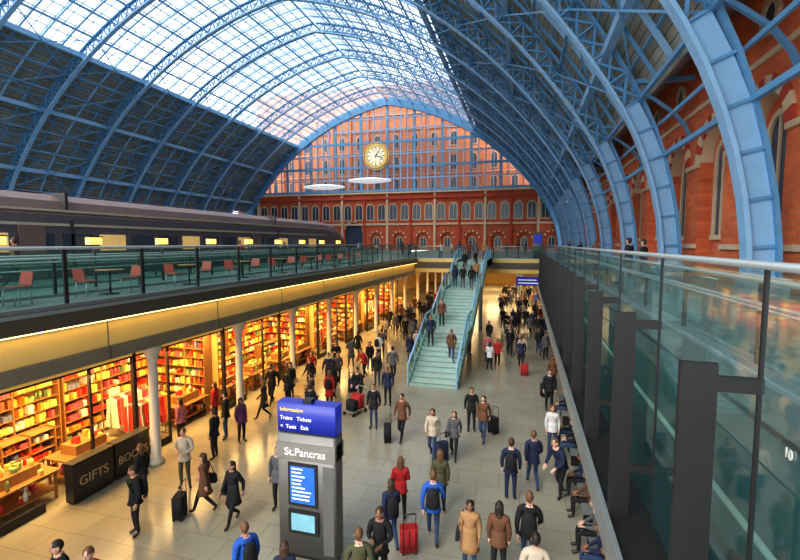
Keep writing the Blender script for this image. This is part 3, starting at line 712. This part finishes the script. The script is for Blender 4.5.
LST=[ # x,y,face(0=away,180=to camera),pose,fem,coat,bag,top,leg
(-8.9,8.4,150,'stand',0,1,'pack','black','black'),(-9.3,10.5,200,'hold',0,1,'','cream','olive'),(-9.9,9.6,90,'stand',1,1,'','black','denim'),
(-7.9,9.6,100,'walk',1,2,'shoulder','brown','black'),(-6.9,9.4,170,'walk',1,2,'shoulder','black','black'),(-6.1,10.2,180,'stand',0,1,'','grey','black'),
(-5.05,7.2,60,'stand',0,1,'pack','blue','denim'),(-7.2,5.8,200,'stand',0,1,'','red','denim'),(-7.9,5.8,160,'hold',0,1,'','black','black'),(-4.1,7.0,20,'stand',1,1,'','navy','black'),
(-5.4,15.9,180,'stand',0,1,'','black','denim'),(-4.1,15.2,170,'walk',0,1,'','brown','black'),(-2.8,14.2,180,'walk',1,1,'','cream','denim'),(-2.1,14.3,180,'walk',1,1,'shoulder','grey','black'),
(-1.8,16.6,190,'stand',0,1,'','black','black'),(-1.3,15.9,170,'walk',1,1,'','brown','denim'),(-0.25,12.3,0,'stand',0,1,'pack','navy','navy'),(0.35,13.1,10,'walk',0,1,'','navy','denim'),
(-1.95,10.0,10,'walk',0,1,'pack','blue','denim'),(-2.85,9.6,30,'walk',1,1,'pack','navy','denim'),(-2.9,10.6,20,'hold',1,1,'','red','black'),(-2.0,11.2,10,'stand',1,1,'','olive','black'),
(-1.0,9.2,180,'stand',1,2,'shoulder','tan','denim'),(-0.4,9.2,0,'stand',1,1,'','brown','black'),(0.2,9.6,0,'walk',0,1,'pack','black','denim'),(-2.7,8.3,180,'hold',0,1,'','black','black'),(-2.85,7.5,20,'stand',0,1,'','olive','black'),(.3,8.2,0,'stand',0,1,'','cream','black'),
(1.1,12.9,140,'lean',0,1,'','navy','black'),(1.0,15.5,180,'stand',1,1,'','white','denim'),(1.1,19.6,180,'stand',0,1,'','black','black'),(1.4,22.5,170,'stand',1,1,'','brown','black'),
(-10.5,17.2,180,'walk',0,1,'','black','black'),(-10.2,13.6,120,'stand',0,1,'','black','denim'),(-9.5,13.5,250,'stand',1,1,'','purple','black'),(-10.1,18.1,180,'stand',1,2,'','black','black'),(-9.0,19.8,180,'walk',0,1,'','navy','black'),(-8.9,20.7,200,'walk',1,1,'','grey','black'),
(-7.9,21.9,150,'lean',0,1,'','red','black'),(-6.9,20.9,180,'stand',1,1,'','black','denim'),(-5.6,18.4,180,'stand',0,1,'','navy','black'),(-6.4,21.9,0,'walk',0,1,'','grey','black'),
(-1.4,26.1,180,'stand',1,1,'','red','black'),(-2.0,26.8,10,'stand',0,1,'','pink','denim'),(-0.8,28.9,180,'walk',0,1,'','black','black'),(-0.1,26.0,180,'walk',0,1,'','navy','black'),(1.1,30.8,0,'walk',1,1,'','black','black'),(-8.3,16.5,90,'hold',0,1,'','olive','black'),(-11.4,14.6,100,'stand',1,1,'','red','black'),(-11.5,12.9,90,'stand',1,1,'','pink','black'),
(-6.85,18.3,175,'lean',0,1,'','black','black'),(-9.6,12.2,100,'stand',0,1,'','black','black'),(-9.9,15.6,110,'walk',1,2,'','black','black'),
]
for (x,y,fa,po,fe,co,bg,tp,lg) in LST: person(x,y,fa,po,bool(fe),co,bg,tp,lg)
for y,x in ((9.0,1.72),(9.8,1.7),(10.6,1.72),(12.0,1.72),(13.0,1.7),(15.2,1.72),(16.2,1.7),(18.6,1.72)):
    person(x,y,90,'sit',R.random()<.5,1,'',R.choice(['black','navy','brown','grey','black']),R.choice(['black','denim']),FZ-.0)
for x,y,f in ((-4.9,24.2,180),(-3.6,23.2,190),(-4.9,27.6,180),(-3.6,32.0,0),(-4.3,32.8,0),(-4.95,33.4,10),(-3.5,34.5,0),(-4.6,36.2,0),(-3.9,37.6,0),(-4.2,40,180),(-4.9,41.5,0),(-3.6,42.5,180)):
    person(x,y,f,R.choice(['walk','stand']),R.random()<.5,1,'',R.choice(['black','navy','brown','black','grey','tan']),R.choice(['black','denim','grey']),stair_z(y) if y<SY1 else 0)
for x,y in ((3.6,18),(4.2,18.5),(3.3,24),(4.5,33),(3.5,40),(5,46),(0,50),(-2,52),(-7,50),(-8.5,47),(-12,47),(-14,52),(-5,60),(-10,64),(-1,66),(-15,60),(-18,70),(2,58),(-24.8,75),(-30,80),(-17.5,12),(-17,18),(-18,26),(-17.6,31)):
    person(x,y,R.uniform(0,360),R.choice(['walk','stand']),R.random()<.5,1,'',R.choice(['black','navy','brown','red','grey','white']),R.choice(['black','denim','grey']),0)
def free(x,y,d=.65): return all((x-a)**2+(y-c)**2>d*d for a,c,_ in placed)
BAGS={'black':((-8.35,9.2),(-4.55,14.9),(-1.0,16.6),(-8.6,15.9),(1.0,21.3)),'red':((-2.4,9.5),(0.1,24.5)),'navy':((-2.45,14.0),(-7.7,19.6))}
for q in BAGS.values():
    for x,y in q: placed.append((x,y,0))
cols=['black']*9+['navy']*3+['grey']*3+['brown','brown','olive','red','tan','cream','blue','purple','denim','white']
def fill(n,x0,x1,y0,y1,pw=1):
    k=0;t=0
    while k<n and t<n*20:
        t+=1; x=R.uniform(x0,x1); y=y0+(y1-y0)*R.random()**pw
        if SX0-.5<x<SX1+.5 and y>SY0-1: continue
        if free(x,y):
            person(x,y,R.choice([0,180])+R.uniform(-35,35),R.choice(['walk','walk','stand','hold']),R.random()<.5,R.choice([1,1,2]),R.choice(['','','pack','shoulder']),R.choice(cols),R.choice(['black','black','denim','grey']))
            k+=1
fill(58,-2.5,2.0,25,62,.9); fill(58,-10.6,-6.0,24,62,.9); fill(9,-10.5,-7.5,15,24)
# luggage
b=B(); rbox(b,-.2,.2,-.12,.12,.07,.62,.05,0)
for x in (-.14,0,.14): b.box(x-.012,x+.012,-.13,.13,.12,.58,1)
for x in (-.14,.14):
    b.tube([(x,-.12,.62),(x,-.12,.98)],.01,6,1)
    for y in (-.09,.09): b.tube([(x-.02,y,.035),(x+.02,y,.035)],.035,8,1)
b.tube([(-.14,-.12,.98),(.14,-.12,.98)],.014,6,1)
for nm,q in BAGS.items():
    m_=b.mesh('suitcase',[cl[nm],blk])
    for x,y in q: inst('suitcase',m_,(x,y,FZ),R.uniform(0,3))
e=empty('luggage_trolley',(-6.6,17.2,FZ),D2(160)); b=B()
for s in (-.27,.27):
    b.tube([(s,-.45,1.0),(s,-.35,.2),(s*.8,.5,.16)],.02,6,0); 
    for yy in (-.32,.45): b.tube([(s*.9-.02,yy,.08),(s*.9+.02,yy,.08)],.08,10,1)
b.tube([(-.27,-.45,1.0),(.27,-.45,1.0)],.022,6,0); b.box(-.25,.25,-.3,.5,.16,.2,0)
rbox(b,-.24,.24,-.25,.1,.2,.75,.05,2); rbox(b,-.22,.22,.12,.42,.2,.6,.05,3)
b.obj('frame',[steel,blk,cl['red'],cl['black']],e)
# ---------------- lighting
w=bpy.data.worlds.new('world'); scene.world=w; w.use_nodes=True; t=w.node_tree; bg=t.nodes['Background']; bg.inputs[1].default_value=2.3
tc=t.nodes.new('ShaderNodeTexCoord'); n=t.nodes.new('ShaderNodeTexNoise'); n.inputs['Scale'].default_value=4; n.inputs['Detail'].default_value=6
cr=t.nodes.new('ShaderNodeValToRGB'); cr.color_ramp.elements[0].position=.36; cr.color_ramp.elements[1].position=.58
cr.color_ramp.elements[0].color=(.36,.52,.70,1); cr.color_ramp.elements[1].color=(1,1,1,1)
t.links.new(tc.outputs['Generated'],n.inputs['Vector']); t.links.new(n.outputs['Fac'],cr.inputs[0]); t.links.new(cr.outputs[0],bg.inputs[0])
sd=bpy.data.lights.new('sun','SUN'); sd.energy=2.7; sd.angle=D2(40); sd.color=(1,.93,.82); so=bpy.data.objects.new('sun',sd); scene.collection.objects.link(so)
so.rotation_euler=Vector((.30,.72,-.62)).to_track_quat('-Z','Y').to_euler()
